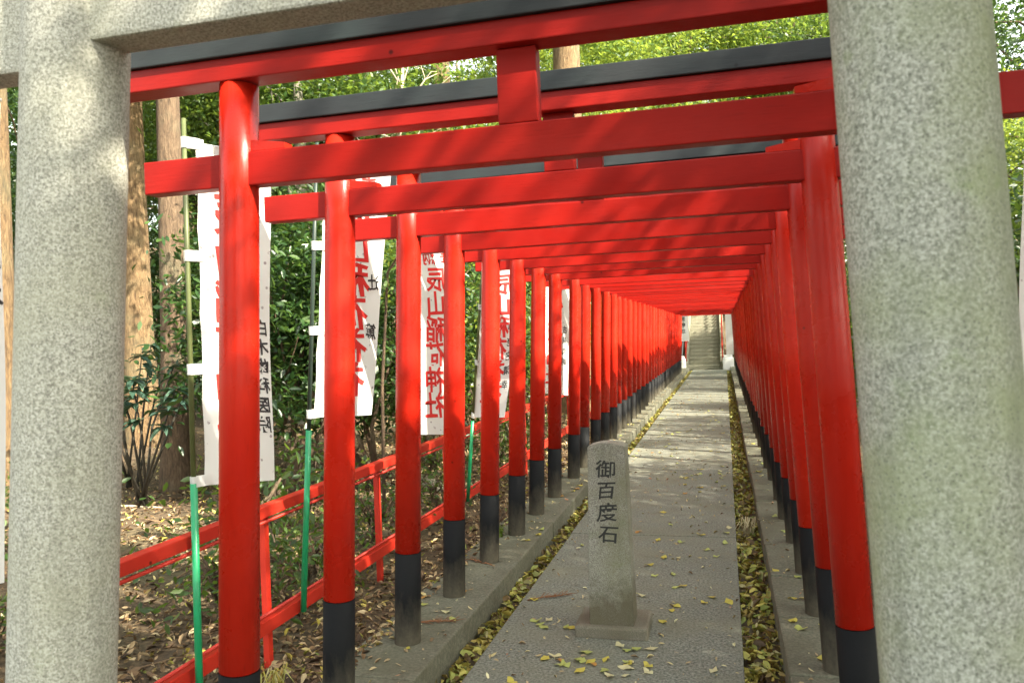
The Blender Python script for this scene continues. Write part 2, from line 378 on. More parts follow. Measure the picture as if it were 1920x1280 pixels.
# ------------------------------------------------------------------ stone torii in front
st = thing('stone_torii', 'grey granite torii framing the view in front of the red gates', 'stone torii', (-.54, 1.5, 0))
def spil(xb, slope, r0, r1, m):
    p0 = Vector((xb-slope*1.6, 0, 0)); mb = MB()
    mb.tube([p0+Vector((slope*z, 0, z)) for z in (-.1, .6, 1.2, 1.8, 2.4, 2.62)], [r0, r0*.995, r0*.985, r0*.975, r1, r1], 48)
    return mb.build('pillar', m, st)
spil(-1.427+.54, .075, .113, .109, GRAN)
spil(.343+.54, -.044, .128, .122, GRANR)
MB().box(-1.427+.54+.055, .343+.54-.06, -.062, .036, 2.264, 2.46, .008).build('tie_beam', GRAN, st)
for x0, x1 in ((-1.36, -.90), (.86, 1.32)):
    MB().box(x0, x1, -.055, .03, 2.222, 2.42, .008).build('tie_beam_end', GRAN, st)
MB().box(-.07, .07, -.05, .025, 2.462, 2.628, .006).build('strut', GRAN, st)
MB().box(-1.5, 1.5, -.085, .06, 2.63, 2.78, .01).build('lintel', GRAN, st)
MB().box(-1.56, 1.56, -.10, .075, 2.783, 2.92, .01).build('lintel_cap', GRAN, st)

# ------------------------------------------------------------------ lettering helper
def text_bm(ch, size, bold=.012, mirror=False, wob=.0, seed=0, shear=0.0):
    cu = bpy.data.curves.new('t', 'FONT'); cu.body = ch; cu.size = size; cu.offset = bold*size; cu.resolution_u = 3; cu.shear = shear
    o = bpy.data.objects.new('t', cu); C.objects.link(o)
    dg = bpy.context.evaluated_depsgraph_get(); me = bpy.data.meshes.new_from_object(o.evaluated_get(dg))
    bm = bmesh.new(); bm.from_mesh(me)
    bpy.data.objects.remove(o); bpy.data.curves.remove(cu); bpy.data.meshes.remove(me)
    if bm.verts:
        cx, cy = .5*size, .38*size; lim = .50*size
        rn = random.Random(seed); a, b_, c_ = rn.uniform(0, 6), rn.uniform(0, 6), rn.uniform(-.07, .07)
        for v in bm.verts:
            x, y_ = max(-lim, min(lim, v.co.x-cx)), max(-lim, min(lim, v.co.y-cy))
            y_ += c_*x + .13*abs(x)*0 + wob*size*math.sin(x/size*7+a)
            x += wob*size*math.sin(y_/size*6+b_)
            v.co = ((-x if mirror else x), y_, 0)
    bmesh.ops.triangulate(bm, faces=bm.faces[:])
    return bm
def grid_cut(bm, step):
    for ax in (0, 1):
        lo = min(v.co[ax] for v in bm.verts); hi = max(v.co[ax] for v in bm.verts)
        k = math.floor(lo/step)+1
        while k*step < hi:
            co = [0, 0, 0]; co[ax] = k*step; no = [0, 0, 0]; no[ax] = 1
            bmesh.ops.bisect_plane(bm, geom=bm.verts[:]+bm.edges[:]+bm.faces[:], plane_co=co, plane_no=no, dist=1e-6); k += 1

# ------------------------------------------------------------------ stone marker
sm = thing('stone_marker', 'low granite marker post with engraved characters standing on the path', 'stone marker', (-.622, 4.26, 0))
def prism(mb, ring0, ring1):
    n = len(ring0)
    mb.quad(ring0); mb.quad(list(reversed(ring1)))
    for i in range(n): mb.quad((ring0[(i+1) % n], ring0[i], ring1[i], ring1[(i+1) % n]))
mb = MB(); mb.box(-.195, .19, -.085, .225, -.01, .062, .014); mb.build('plinth', PLINTH, sm)
fr = []
for k in range(15):
    pass
W0, W1, D, ZT = .117, .098, .19, 1.003
ring = [(-W0, .06)]+[(W0, .06)]
arch = []
for k in range(13):
    t = k/12; x = W1*(1-2*t); arch.append((x, ZT+.017*(1-(1-2*t)**2)))
prof = [(-W0, .055), (W0, .055)]+arch
bm = bmesh.new()
def fy(z): return -.055+.012*(z-.06)
va = [bm.verts.new((x, fy(z), z)) for x, z in prof]
vb = [bm.verts.new((x*.985, fy(z)+D-.02*(z-.06), z-.006*(z > 1))) for x, z in prof]
bm.faces.new(va); bm.faces.new(list(reversed(vb)))
for i in range(len(prof)):
    j = (i+1) % len(prof); bm.faces.new((va[j], va[i], vb[i], vb[j]))
bmesh.ops.recalc_face_normals(bm, faces=bm.faces[:])
bmesh.ops.bevel(bm, geom=[e for e in bm.edges if e.calc_face_angle(0) > .6], offset=.0035, segments=2, affect='EDGES')
MB().add(bm).build('shaft', STELE, sm)
mb = MB()
for ch, zc, sz, xo in (('御', .884, .100, -.004), ('百', .773, .098, -.006), ('度', .657, .102, -.004), ('石', .543, .100, .0)):
    bm = text_bm(ch, sz, .012, False, .012, ord(ch), .1)
    for v in bm.verts: v.co = (v.co.x*1.1+xo-.003, 0, v.co.y+zc)
    for v in bm.verts: v.co.y = fy(v.co.z)-.0012
    mb.add(bm)
mb.build('engraved_lettering', INK, sm)

# ------------------------------------------------------------------ low red fence
fe = thing('fence', 'low red painted rail fence along the left side of the gates', 'fence', (-2.165, 0, 0))
mb = MB(); mb.box(-.028, .028, 2.14, 30.2, .780, .834, .005); mb.build('top_rail', REDF, fe)
MB().tube([(.012, 2.14, .757), (.012, 30.2, .757)], .009, 8).build('rod', REDF, fe)
MB().tube([(.012, 2.14, .318), (.012, 30.2, .318)], .009, 8).build('rod', REDF, fe)
MB().box(-.026, .026, 2.14, 30.2, .232, .298, .005).build('bottom_rail', REDF, fe)
fpm = MB().box(-.016, .016, -.019, .019, -.1, .779, .003).mesh('fence_post', REDF)
for k in range(-2, 21):
    y = 3.46+1.317*k
    if 2.14 < y < 30.2: link('fence_post', fpm, fe, (-.03, y, 0))

# ------------------------------------------------------------------ banners
def banner(label, pb, pt, TL, BL, TR, BR, name_txt, polemats, wave, seed, split=.42, mirror=True, nameside=.86, wide=1.5):
    pb, pt, TL, BL, TR, BR = map(Vector, (pb, pt, TL, BL, TR, BR))
    o = thing('nobori_banner', label, 'banner', (pb.x, pb.y, 0), 'white festival banners on poles beside the gates')
    off = Vector((pb.x, pb.y, 0)); pb, pt, TL, BL, TR, BR = [q-off for q in (pb, pt, TL, BL, TR, BR)]
    low = MB().tube([pb, pb.lerp(pt, split)], [.0155, .0145], 12); low.build('pole_base', polemats[0], o)
    top = pt+(pt-pb).normalized()*.06
    MB().tube([pb.lerp(pt, split-.03), pb.lerp(pt, .75), top], [.011, .010, .009], 10).build('pole', polemats[1], o)
    n = ((TR-TL).cross(BL-TL)).normalized()
    if n.dot(Vector((1.5, -1, 0))) < 0: n = -n
    def P(s, t, lift=0.0):        # s 0..1 from the pole, t 0..1 downward
        q = TL.lerp(TR, s).lerp(BL.lerp(BR, s), t)
        amp = wave*(math.sin(t*6.3+seed)*.6*s + math.sin(t*3.1+seed*1.7+s*3)*.5*s + .35*math.sin(s*5.5+seed+t*2)*(.3+s))
        sc = -.03*math.sin(math.pi*((t*4) % 1))*(1-s)**2 * 0.25
        return q+n*(amp+lift)+(TR-TL).normalized()*(-sc)
    mb = MB(); ns, ntt = 16, 56
    mb.v = [tuple(P(i/ns, j/ntt)) for j in range(ntt+1) for i in range(ns+1)]
    for j in range(ntt):
        for i in range(ns):
            a = j*(ns+1)+i; mb.f.append((a, a+1, a+ns+2, a+ns+1)); mb.sm.append(True)
    cl = mb.build('cloth', CLOTH, o)
    # loops round the pole
    H = (BL-TL).length
    for t in (.0, .33, .66, .985):
        q = P(0, min(t, .985)); tt = (q.z-pb.z)/(pt.z-pb.z); c = pb.lerp(pt, tt)
        sd = (TR-TL); sd.z = 0; sd.normalize(); hh = .022
        mb = MB(); ring = []
        dist = max((q-c).length, .02); th = .014
        for k in range(9):
            an = math.pi/2+math.pi*k/8
            ring.append(c+sd*(math.cos(an)*th)+n*(math.sin(an)*th))
        ring = [q+sd*.04+n*.004]+[q+n*.006]+ring+[q-n*.006]+[q+sd*.04-n*.004]
        for a, b_ in zip(ring[:-1], ring[1:]):
            mb.quad((a-Vector((0, 0, hh)), b_-Vector((0, 0, hh)), b_+Vector((0, 0, hh)), a+Vector((0, 0, hh))), True)
        mb.build('loop', CLOTH, cl)
    c = pb.lerp(pt, (TL.z-pb.z)/(pt.z-pb.z)); MB().tube([c, P(.5, 0)+Vector((0, 0, .006)), P(1, 0)+Vector((0, 0, .006))], .006, 8).build('crossbar', RODW, o)
    # lettering, dyed through: seen from behind it is mirrored
    Wd = (TR-TL).length*.5+(BR-BL).length*.5
    def place(items, m, nm):
        for ch, sc_, tc_, sz, bold in items:
            mb = MB()
            for lift in (.0018, -.0018):
                bm = text_bm(ch, sz, bold, mirror, .018, ord(ch)+seed*3, .1)
                grid_cut(bm, .03)
                for v in bm.verts: v.co = P(sc_+v.co.x*(wide if sz > .15 else 1.05)/Wd, tc_-v.co.y/H, lift)
                mb.add(bm, True)
            mb.build(nm, m, cl)
    sgn = 1 if mirror else -1
    red = [('奉', .5+.19*sgn, .09, .11, .02), ('納', .5-.19*sgn, .09, .11, .02)]
    for k, ch in enumerate('辰山稲荷神社'): red.append((ch, .5, .20+.130*k, .185, .022))
    place(red, INKR, 'red_character')
    blk = [(ch, nameside, t, sz, .02) for ch, t, sz in name_txt]
    if blk: place(blk, INKB, 'black_character')
    return o
def col(txt, t0, dt, sz): return [(c_, t0+dt*k, sz) for k, c_ in enumerate(txt)]
GP = (GREENP, OLIVE); GD = (GREENP, DGREEN)
banner('white banner directly left of the nearest red gate, partly behind its post', (-2.1, 2.80, .02), (-2.1, 2.842, 2.477), (-2.075, 2.875, 2.439), (-2.075, 2.85, 1.037), (-1.985, 3.29, 2.46), (-1.985, 3.19, 1.0),
       col('白木歯科医院', .535, .059, .074), (GREENP, OLIVE), .022, 1.2, .42, True, .88, 1.22)
banner('white banner between the two nearest left posts, on a dark green pole', (-2.112, 3.66, .245), (-1.941, 3.66, 2.546), (-1.90, 3.67, 2.518), (-2.02, 3.67, 1.227), (-1.745, 4.12, 2.56), (-1.885, 4.06, 1.20),
       [('辻', .47, .085), ('篤', .665, .085)], GD, .012, 2.1, .40, True, .86)
banner('white banner facing the path between the third and fourth left posts', (-2.112, 5.2, .03), (-2.074, 5.2, 2.328), (-2.05, 5.21, 2.29), (-2.12, 5.21, .945), (-1.86, 5.63, 2.32), (-1.86, 5.46, .914),
       col('木長十好', .50, .085, .085), GP, .010, .4, .3, True, .88, 1.0)
banner('sunlit white banner between the fourth and sixth left posts', (-2.115, 6.38, .24), (-1.80, 6.08, 2.37), (-1.795, 6.08, 2.286), (-2.02, 6.29, .949), (-1.58, 6.54, 2.31), (-1.70, 6.16, .957),
       col('海老名清幸', .47, .084, .075), GP, .010, 3.3, .32, True, .86)
banner('farthest white banner on the left, behind the seventh and eighth posts', (-2.12, 8.75, .03), (-1.937, 8.75, 2.364), (-1.915, 8.76, 2.276), (-2.045, 8.76, .969), (-1.715, 9.28, 2.273), (-1.775, 9.20, .891),
       col('古泉丸朝', .45, .09, .085), (GREENP, OLIVE), .010, 5.0, .38, True, .84)
banner('white banner at the left frame edge beyond the stone pillar', (-2.12, 1.50, .02), (-2.12, 1.50, 2.5), (-2.10, 1.53, 2.36), (-2.10, 1.53, .96), (-2.06, 1.955, 2.36), (-2.065, 1.90, .93),
       col('山本', .33, .08, .08), GP, .02, 4.2, .4, True, .90)
banner('white banner at the right frame edge beyond the stone pillar', (1.26, 3.30, .02), (1.24, 3.30, 2.5), (1.235, 3.29, 2.10), (1.24, 3.29, .68), (.935, 2.98, 2.10), (.945, 2.98, .66),
       [], GP, .03, 2.6, .4, False)

# ------------------------------------------------------------------ leaf clouds
def leaf_mesh(name, P, size, seed, m, up=.5, asp=.45, hexa=False, droop=0.0, curl=.18):
    rn = np.random.default_rng(seed); n = len(P); P = np.asarray(P)
    nv = rn.normal(size=(n, 3)); nv[:, 2] = np.abs(nv[:, 2])+up; nv /= np.linalg.norm(nv, axis=1)[:, None]
    a = rn.normal(size=(n, 3)); a[:, 2] -= droop; a -= nv*np.sum(a*nv, 1)[:, None]; a /= np.linalg.norm(a, axis=1)[:, None]
    b_ = np.cross(nv, a); s = (size*rn.uniform(.6, 1.3, n))[:, None] if np.isscalar(size) else np.asarray(size)[:, None]
    w = s*asp*.5; c = s*curl*rn.uniform(-.3, 1, (n, 1))
    if hexa:
        V = np.stack([P-a*s*.5, P-a*s*.15+b_*w-nv*c*.0+nv*c*.6, P+a*s*.22+b_*w*.8+nv*c*.6, P+a*s*.55-nv*c, P+a*s*.22-b_*w*.8+nv*c*.6, P-a*s*.15-b_*w+nv*c*.6], 1)
        k = 6; F = [[0, 1, 2, 3], [0, 3, 4, 5]]
    else:
        V = np.stack([P-a*s*.5, P+b_*w+nv*c, P+a*s*.5, P-b_*w+nv*c], 1); k = 4; F = [[0, 1, 2, 3]]
    me = bpy.data.meshes.new(name); nf = len(F)
    base = (np.arange(n)*k)[:, None, None]; idx = (base+np.array(F)[None]).reshape(-1)
    me.vertices.add(n*k); me.vertices.foreach_set('co', V.reshape(-1).astype(np.float32))
    me.loops.add(len(idx)); me.loops.foreach_set('vertex_index', idx.astype(np.int32))
    me.polygons.add(n*nf); me.polygons.foreach_set('loop_start', np.arange(0, n*nf*4, 4, dtype=np.int32))
    me.polygons.foreach_set('loop_total', np.full(n*nf, 4, dtype=np.int32))
    me.materials.append(m); me.update(calc_edges=True); return me
def clumps(seed, ncl, per, rad, cl_r, flat=.6, shell=.55):
    rn = np.random.default_rng(seed); d = rn.normal(size=(ncl, 3)); d /= np.linalg.norm(d, axis=1)[:, None]
    r = shell+(1-shell)*rn.random((ncl, 1))**.6; c = d*r*np.array(rad)
    k = rn.integers(int(per*.5), int(per*1.5), ncl); sc = rn.uniform(.6, 1.35, ncl)
    pts = np.concatenate([c[i]+rn.normal(size=(k[i], 3))*cl_r*sc[i]*np.array([1, 1, flat]) for i in range(ncl)])
    return pts, c
def limb_tree(name, H, r0, crown_c, cc, bark, seed, lean=(0, 0), nl=14, start=.45):
    rn = random.Random(seed); mb = MB()
    tr = [Vector((lean[0]*t*H+.04*math.sin(t*5+seed)*H*.1, lean[1]*t*H+.03*math.cos(t*4+seed)*H*.1, t*H)) for t in (-.02, 0, .04, .15, .3, .5, .7, .85, 1)]
    mb.tube(tr, [r0*1.5, r0*1.45, r0*1.15, r0, r0*.93, r0*.8, r0*.55, r0*.35, r0*.1], 14, True, .05)
    for i in rn.sample(range(len(cc)), min(nl, len(cc))):
        e = Vector(cc[i])+Vector(crown_c); t = rn.uniform(start, .9); b0 = Vector((lean[0]*t*H, lean[1]*t*H, t*H))
        md = b0.lerp(e, .5)+Vector((rn.uniform(-.25, .25), rn.uniform(-.25, .25), rn.uniform(-.1, .35)))
        rb = r0*(.34-.2*t); mb.tube([b0, md, e], [rb, rb*.6, rb*.2], 6, False)
    return mb.mesh(name, bark)
TYPES = {}
def tree_type(key, H, r0, cz, rad, ncl, per, clr, leaf, lm, bark, seed, flat=.6, start=.45, shell=.5, asp=.45, nl=14):
    pts, cc = clumps(seed, ncl, per, rad, clr, flat, shell); pts = pts+np.array([0, 0, cz])
    TYPES[key] = (limb_tree('trunk', H, r0, (0, 0, cz), cc, bark, seed, (0, 0), nl, start), leaf_mesh('crown', pts, leaf, seed, lm, .4, asp))
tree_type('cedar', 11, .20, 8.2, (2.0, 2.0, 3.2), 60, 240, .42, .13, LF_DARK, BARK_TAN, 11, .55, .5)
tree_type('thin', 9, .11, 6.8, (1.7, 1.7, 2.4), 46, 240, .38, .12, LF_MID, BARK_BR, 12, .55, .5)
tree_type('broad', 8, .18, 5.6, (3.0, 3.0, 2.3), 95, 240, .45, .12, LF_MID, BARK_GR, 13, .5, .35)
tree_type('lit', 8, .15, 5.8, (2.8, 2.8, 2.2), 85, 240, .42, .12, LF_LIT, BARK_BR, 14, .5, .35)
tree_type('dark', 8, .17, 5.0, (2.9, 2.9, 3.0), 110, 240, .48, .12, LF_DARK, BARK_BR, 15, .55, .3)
tree_type('shade', 8, .17, 5.2, (3.0, 3.0, 2.9), 62, 620, .46, .12, LF_DARK, BARK_BR, 16, .6, .3)  # dense crown, mostly out of view, added to block sun
tree_type('gap', 8, .15, 5.8, (2.7, 2.7, 2.2), 19, 620, .40, .12, LF_LIT, BARK_BR, 17, .6, .35)  # sparse clumpy crown, added and shaped to let sun patches through
def tree(key, x, y, s, label, group=None, name=None, rz=None, sz=None):
    t = thing(name or {'cedar': 'cedar_tree', 'thin': 'forest_tree', 'broad': 'broadleaf_tree', 'lit': 'broadleaf_tree', 'dark': 'evergreen_tree', 'shade': 'evergreen_tree', 'gap': 'broadleaf_tree'}[key], label, 'tree', (x, y, floor_z(x, y)-.02), group,
              random.uniform(0, 6.28) if rz is None else rz)
    t.scale = (s, s, sz or s)
    link('trunk', TYPES[key][0], t); link('crown', TYPES[key][1], t); return t
# named trunks seen between the left posts
tree('cedar', -6.9, 6.35, 1.0, 'pale tree trunk at the left frame edge, left of the stone pillar')
tree('cedar', -8.6, 10.4, 1.12, 'thick tan trunk just right of the left stone pillar')
tree('thin', -5.72, 7.47, 1.25, 'slimmer brown trunk right behind the nearest banner pole', sz=1.2)
tree('thin', -10.2, 13.6, 1.0, 'thin dark trunk between the thick tan trunk and the slimmer brown one', sz=1.2)
tree('cedar', -4.9, 14.2, .95, 'pale straight trunk showing above the second gate lintel left of the strut', sz=1.75)
tree('cedar', -2.85, 15.8, 1.5, 'broad pale trunk showing above the second lintel right of the strut', sz=1.75)
G1 = 'trees of the forest left of the gates'; G2 = 'trees on the right side of the gates'; G3 = 'trees on the slope behind the stairs'
LBL = {'dark': 'dark evergreen tree in the forest left of the gates', 'broad': 'mid green leafy tree in the forest left of the gates', 'thin': 'slender tree in the forest left of the gates',
       'lit': 'bright green leafy tree in the forest left of the gates', 'cedar': 'tall tan cedar in the forest left of the gates'}
rt = random.Random(5)
for k, x, y, s in (('dark', -9, 17, 1), ('broad', -7.5, 13.5, 1), ('broad', -13, 20, 1.2), ('dark', -11, 26, 1.2), ('lit', -6.5, 27, 1.1), ('broad', -9.5, 33, 1.3), ('dark', -18, 16, 1.4),
                   ('dark', -19, 26, 1.5), ('broad', -16, 34, 1.5), ('dark', -24, 12, 1.6), ('dark', -25, 22, 1.7), ('dark', -19, 6, 1.4), ('dark', -22, 35, 1.7), ('thin', -11.5, 16, 1), ('lit', -6.0, 17.0, .9),
                   ('thin', -7.6, 15.5, 1.1), ('cedar', -12.2, 9.2, 1.0), ('dark', -14, 43, 1.6), ('broad', -28, 30, 1.9), ('lit', -3.6, 19.5, 1.15), ('lit', -3.8, 29, 1.3)):
    tree(k, x, y, s, LBL[k], G1)
LBR = {'dark': 'dark evergreen tree right of the gates', 'broad': 'mid green leafy tree right of the gates', 'lit': 'bright yellow-green leafy tree right of the gates', 'thin': 'slender tree right of the gates', 'cedar': 'tall cedar right of the gates'}
LBR['shade'] = LBR['dark']; LBR['gap'] = LBR['lit']  # trees added to shape the sunlight share the ordinary tree labels
for k, x, y, s in (('shade', 4.6, -.1, .85), ('shade', 4.9, -2.2, 1.05), ('gap', 6.5, -1.7, 1.15), ('shade', 8.6, -3.6, 1.25), ('shade', 7.6, .8, 1.15), ('gap', 4.8, 4.6, .9), ('gap', 8.8, 4.6, 1.1), ('gap', 5.4, 9.6, .75), ('gap', 6.2, 15.5, .75),
                   ('gap', 6.4, 22.5, .6), ('gap', 6.4, 28.5, .65), ('dark', 8.2, 22, 1.3), ('lit', 4.3, 12.3, .55), ('shade', 6.2, 30.6, 1.1), ('broad', 13, 3, 1.3), ('dark', 12, -7, 1.3), ('lit', 12, 30, 1.2), ('dark', 15, 12, 1.4), ('dark', 18, 4, 1.5), ('dark', 16, 26, 1.5)):
    tree(k, x, y, s, LBR[k], G2)
for k, x, y, s in (('lit', -1.6, 40, 1.8), ('lit', 2.6, 43, 1.9), ('broad', 6.4, 40, 1.8), ('lit', -5.6, 43, 1.9), ('lit', .6, 52, 2.3), ('broad', 7, 54, 2.4), ('broad', 3.5, 38, 1.2), ('lit', -4.5, 38, 1.2), ('dark', .5, 48, 1.5), ('broad', -8, 46, 1.5), ('dark', 7, 46, 1.6)):
    tree(k, x, y, s, {'lit': 'bright leafy tree', 'broad': 'mid green tree', 'dark': 'dark evergreen tree'}[k]+' on the slope behind the stairs', G3)

# bare pale dead tree between the crowns
dt = thing('dead_tree', 'bare whitish dead tree whose branches show above the second lintel', 'tree', (-5.1, 12.2, .1), None)
mb = MB(); rb = random.Random(4)
tp = [Vector((0, 0, 0)), Vector((.1, .1, 2.5)), Vector((.05, .1, 4.6)), Vector((.25, .1, 6.6))]
mb.tube(tp, [.07, .06, .045, .015], 8)
MB_t = mb; MB_t.build('trunk', WOOD, dt)
mb = MB()
for k in range(22):
    z = rb.uniform(4.0, 6.4); b0 = tp[2].lerp(tp[3], max(0, (z-4.6)/2.0)) if z > 4.6 else tp[1].lerp(tp[2], (z-2.5)/2.1)
    a = rb.uniform(0, 6.28); ln = rb.uniform(.5, 1.4); e = b0+Vector((math.cos(a)*ln, math.sin(a)*ln*.7, rb.uniform(-.1, .8)))
    md = b0.lerp(e, .5)+Vector((rb.uniform(-.15, .15), 0, rb.uniform(-.05, .25))); mb.tube([b0, md, e], [.018, .012, .004], 5)
    for q in range(2):
        e2 = md+Vector((rb.uniform(-.5, .5), rb.uniform(-.3, .3), rb.uniform(-.2, .5))); mb.tube([md, md.lerp(e2, .5)+Vector((0, 0, .06)), e2], [.009, .006, .003], 4)
mb.build('branches', WOOD, dt)

# ------------------------------------------------------------------ shrubs
def shrub_type(seed, h, rad, n, leaf, lm, bark, ncl=60, stems=5, asp=.42, hexa=True, cl=.2):
    rn = random.Random(seed); pts, cc = clumps(seed, ncl, n//ncl, (rad, rad, h*.42), cl, .7, .25); pts[:, 2] += h*.58
    pts = pts[pts[:, 2] > .12]
    mb = MB()
    for i in range(stems):
        e = Vector(cc[i % len(cc)])+Vector((0, 0, h*.58)); b0 = Vector((rn.uniform(-.15, .15), rn.uniform(-.15, .15), -.05))
        md = b0.lerp(e, .5)+Vector((rn.uniform(-.15, .15), rn.uniform(-.15, .15), 0)); mb.tube([b0, md, e], [.028, .02, .008], 7)
    for i in range(stems, min(len(cc), stems+22)):
        e = Vector(cc[i])+Vector((0, 0, h*.58)); b0 = Vector((rn.uniform(-.1, .1), rn.uniform(-.1, .1), h*rn.uniform(.2, .5)))
        mb.tube([b0, b0.lerp(e, .5)+Vector((0, 0, .1)), e], [.012, .008, .004], 5)
    return mb.mesh('stems', bark), leaf_mesh('foliage', pts, leaf, seed, lm, .5, asp, hexa, .4)
SH = [shrub_type(21, 3.4, 1.0, 9000, .085, LF_DARK, BARK_BR), shrub_type(22, 3.0, .9, 8000, .08, LF_DARK, BARK_BR), shrub_type(23, 2.6, .9, 6000, .085, LF_MID, BARK_BR), shrub_type(24, .75, .38, 420, .075, LF_MID, BARK_BR, 20, 4)]
def shrub(i, x, y, label, s=1.0, group=None, sz=None):
    t = thing('shrub', label, 'shrub', (x, y, floor_z(x, y)-.02), group, random.uniform(0, 6.28)); t.scale = (s, s, sz or s)
    link('stems', SH[i][0], t); link('foliage', SH[i][1], t); return t
shrub(0, -4.1, 6.9, 'tall dark camellia shrub between the nearest left post and the second pole', 1.0)
shrub(1, -3.5, 7.4, 'dark evergreen shrub right behind the second left post', 1.05)
shrub(0, -3.5, 8.9, 'dark green shrub behind the third left post', 1.0)
shrub(2, -3.3, 11.2, 'lighter green shrub behind the fourth and fifth left posts', 1.0)
for i, x, y, s in ((1, -4.5, 8.7, 1.0), (0, -5.2, 10.2, 1.1), (2, -3.5, 13.5, 1.0), (1, -4.0, 16, 1.1), (2, -3.4, 19, 1), (1, -4, 22, 1.1), (0, -3.6, 25.5, 1.1), (1, -3.6, 29, 1.2), (0, -7.0, 12.3, 1.2), (1, -6.2, 14.6, 1.1),
                (0, -9.4, 13.4, 1.1), (1, -11.6, 11.6, 1.2), (0, -12.6, 15, 1.4)):
    shrub(i, x, y, 'evergreen undergrowth shrub deeper in the forest on the left', s, 'undergrowth shrubs left of the fence')
for i, x, y, s in ((2, 1.75, 5.2, .8), (1, 2.1, 8, 1), (2, 2.2, 12, .9), (1, 2.4, 16, 1), (2, 2.2, 21, 1), (1, 2.5, 26, 1.1), (2, 1.9, 34.6, .8), (1, -3.0, 34.8, .9)):
    shrub(i, x, y, 'green shrub beside the gates, right side or far end', s, 'shrubs beside the right posts and stairs')

# aucuba-like plant with long bluish leaves, left of the nearest banner
def aucuba(x, y, label, seed, h=1.75):
    rn = random.Random(seed); t = thing('aucuba_plant', label, 'plant', (x, y, floor_z(x, y)-.02))
    mb = MB(); tips = []
    for i in range(7):
        a = rn.uniform(0, 6.28); r = rn.uniform(.15, .75); z = h*rn.uniform(.62, 1)
        e = Vector((math.cos(a)*r, math.sin(a)*r, z)); b0 = Vector((rn.uniform(-.05, .05), rn.uniform(-.05, .05), 0))
        md = b0.lerp(e, .5)+Vector((rn.uniform(-.05, .05), rn.uniform(-.05, .05), .08))
        mb.tube([b0, md, e], [.014, .011, .005], 7); tips += [e, e-Vector((0, 0, .09)), md.lerp(e, .6), md.lerp(e, .3)]
    mb.build('stems', m_plain('dark_stem_%d' % seed, (.04, .035, .025), .7), t)
    lm = MB()
    for c in tips:
        for k in range(8):
            a = rn.uniform(0, 6.28); ln = rn.uniform(.14, .24); w = ln*rn.uniform(.12, .17); el = rn.uniform(-.45, .35)
            dv = Vector((math.cos(a)*math.cos(el), math.sin(a)*math.cos(el), math.sin(el))); sd = dv.cross(Vector((0, 0, 1))).normalized(); up = sd.cross(dv)
            q = [c, c+dv*ln*.3+sd*w+up*.01, c+dv*ln*.68+sd*w*.85-up*.005, c+dv*ln-up*.04, c+dv*ln*.68-sd*w*.85-up*.005, c+dv*ln*.3-sd*w+up*.01]
            n0 = len(lm.v); mid1 = c+dv*ln*.3-up*.006; mid2 = c+dv*ln*.68-up*.016
            lm.v += [tuple(p) for p in q+[mid1, mid2]]
            for f in ((0, 1, 6), (1, 2, 7, 6), (2, 3, 7), (3, 4, 7), (4, 5, 6, 7), (5, 0, 6)): lm.f.append(tuple(n0+i for i in f)); lm.sm.append(True)
    lm.build('leaves', LF_AUC, t)
aucuba(-5.42, 6.5, 'slender plant with long bluish leaves between the left stone pillar and the banner', 3)
aucuba(-6.3, 7.4, 'second bluish-leaved plant behind the slender one, nearer the thick trunk', 4, 1.9)

# green maple-like spray hanging in front of the third banner: a small sapling
sap = thing('sapling', 'slim sapling with bright green leaves beside the third banner', 'plant', (-2.75, 6.1, .04))
mb = MB(); mb.tube([(0, 0, 0), (.05, -.05, 1.2), (.2, -.2, 2.1), (.55, -.45, 2.42)], [.018, .014, .01, .004], 8); mb.tube([(.2, -.2, 2.1), (.3, .1, 2.4), (.35, .4, 2.5)], [.008, .006, .003], 6); mb.build('stem', BARK_BR, sap)
rn = np.random.default_rng(8); pts = np.concatenate([np.array(c)+rn.normal(size=(k, 3))*np.array([.12, .12, .09]) for c, k in (((.5, -.42, 2.42), 130), ((.42, -.3, 2.2), 80), ((.3, .1, 2.4), 120), ((.35, .4, 2.5), 140), ((.1, -.1, 2.0), 60), ((.0, .3, 2.35), 90))])
link('foliage', leaf_mesh('foliage', pts, .05, 8, LF_LIT, .8, .5, True), sap)
sap = thing('sapling', 'slim bright green sapling between the fourth and fifth left posts', 'plant', (-2.75, 7.9, .04))
mb = MB(); mb.tube([(0, 0, 0), (.05, -.05, 1.2), (.1, .0, 2.3)], [.02, .014, .005], 8); mb.build('stem', BARK_BR, sap)
pts = np.concatenate([np.array((rn.uniform(-.4, .4), rn.uniform(-.5, .5), rn.uniform(.9, 2.5)))+rn.normal(size=(90, 3))*np.array([.14, .14, .09]) for _ in range(16)])
link('foliage', leaf_mesh('foliage', pts, .055, 9, LF_LIT, .8, .5, True), sap)

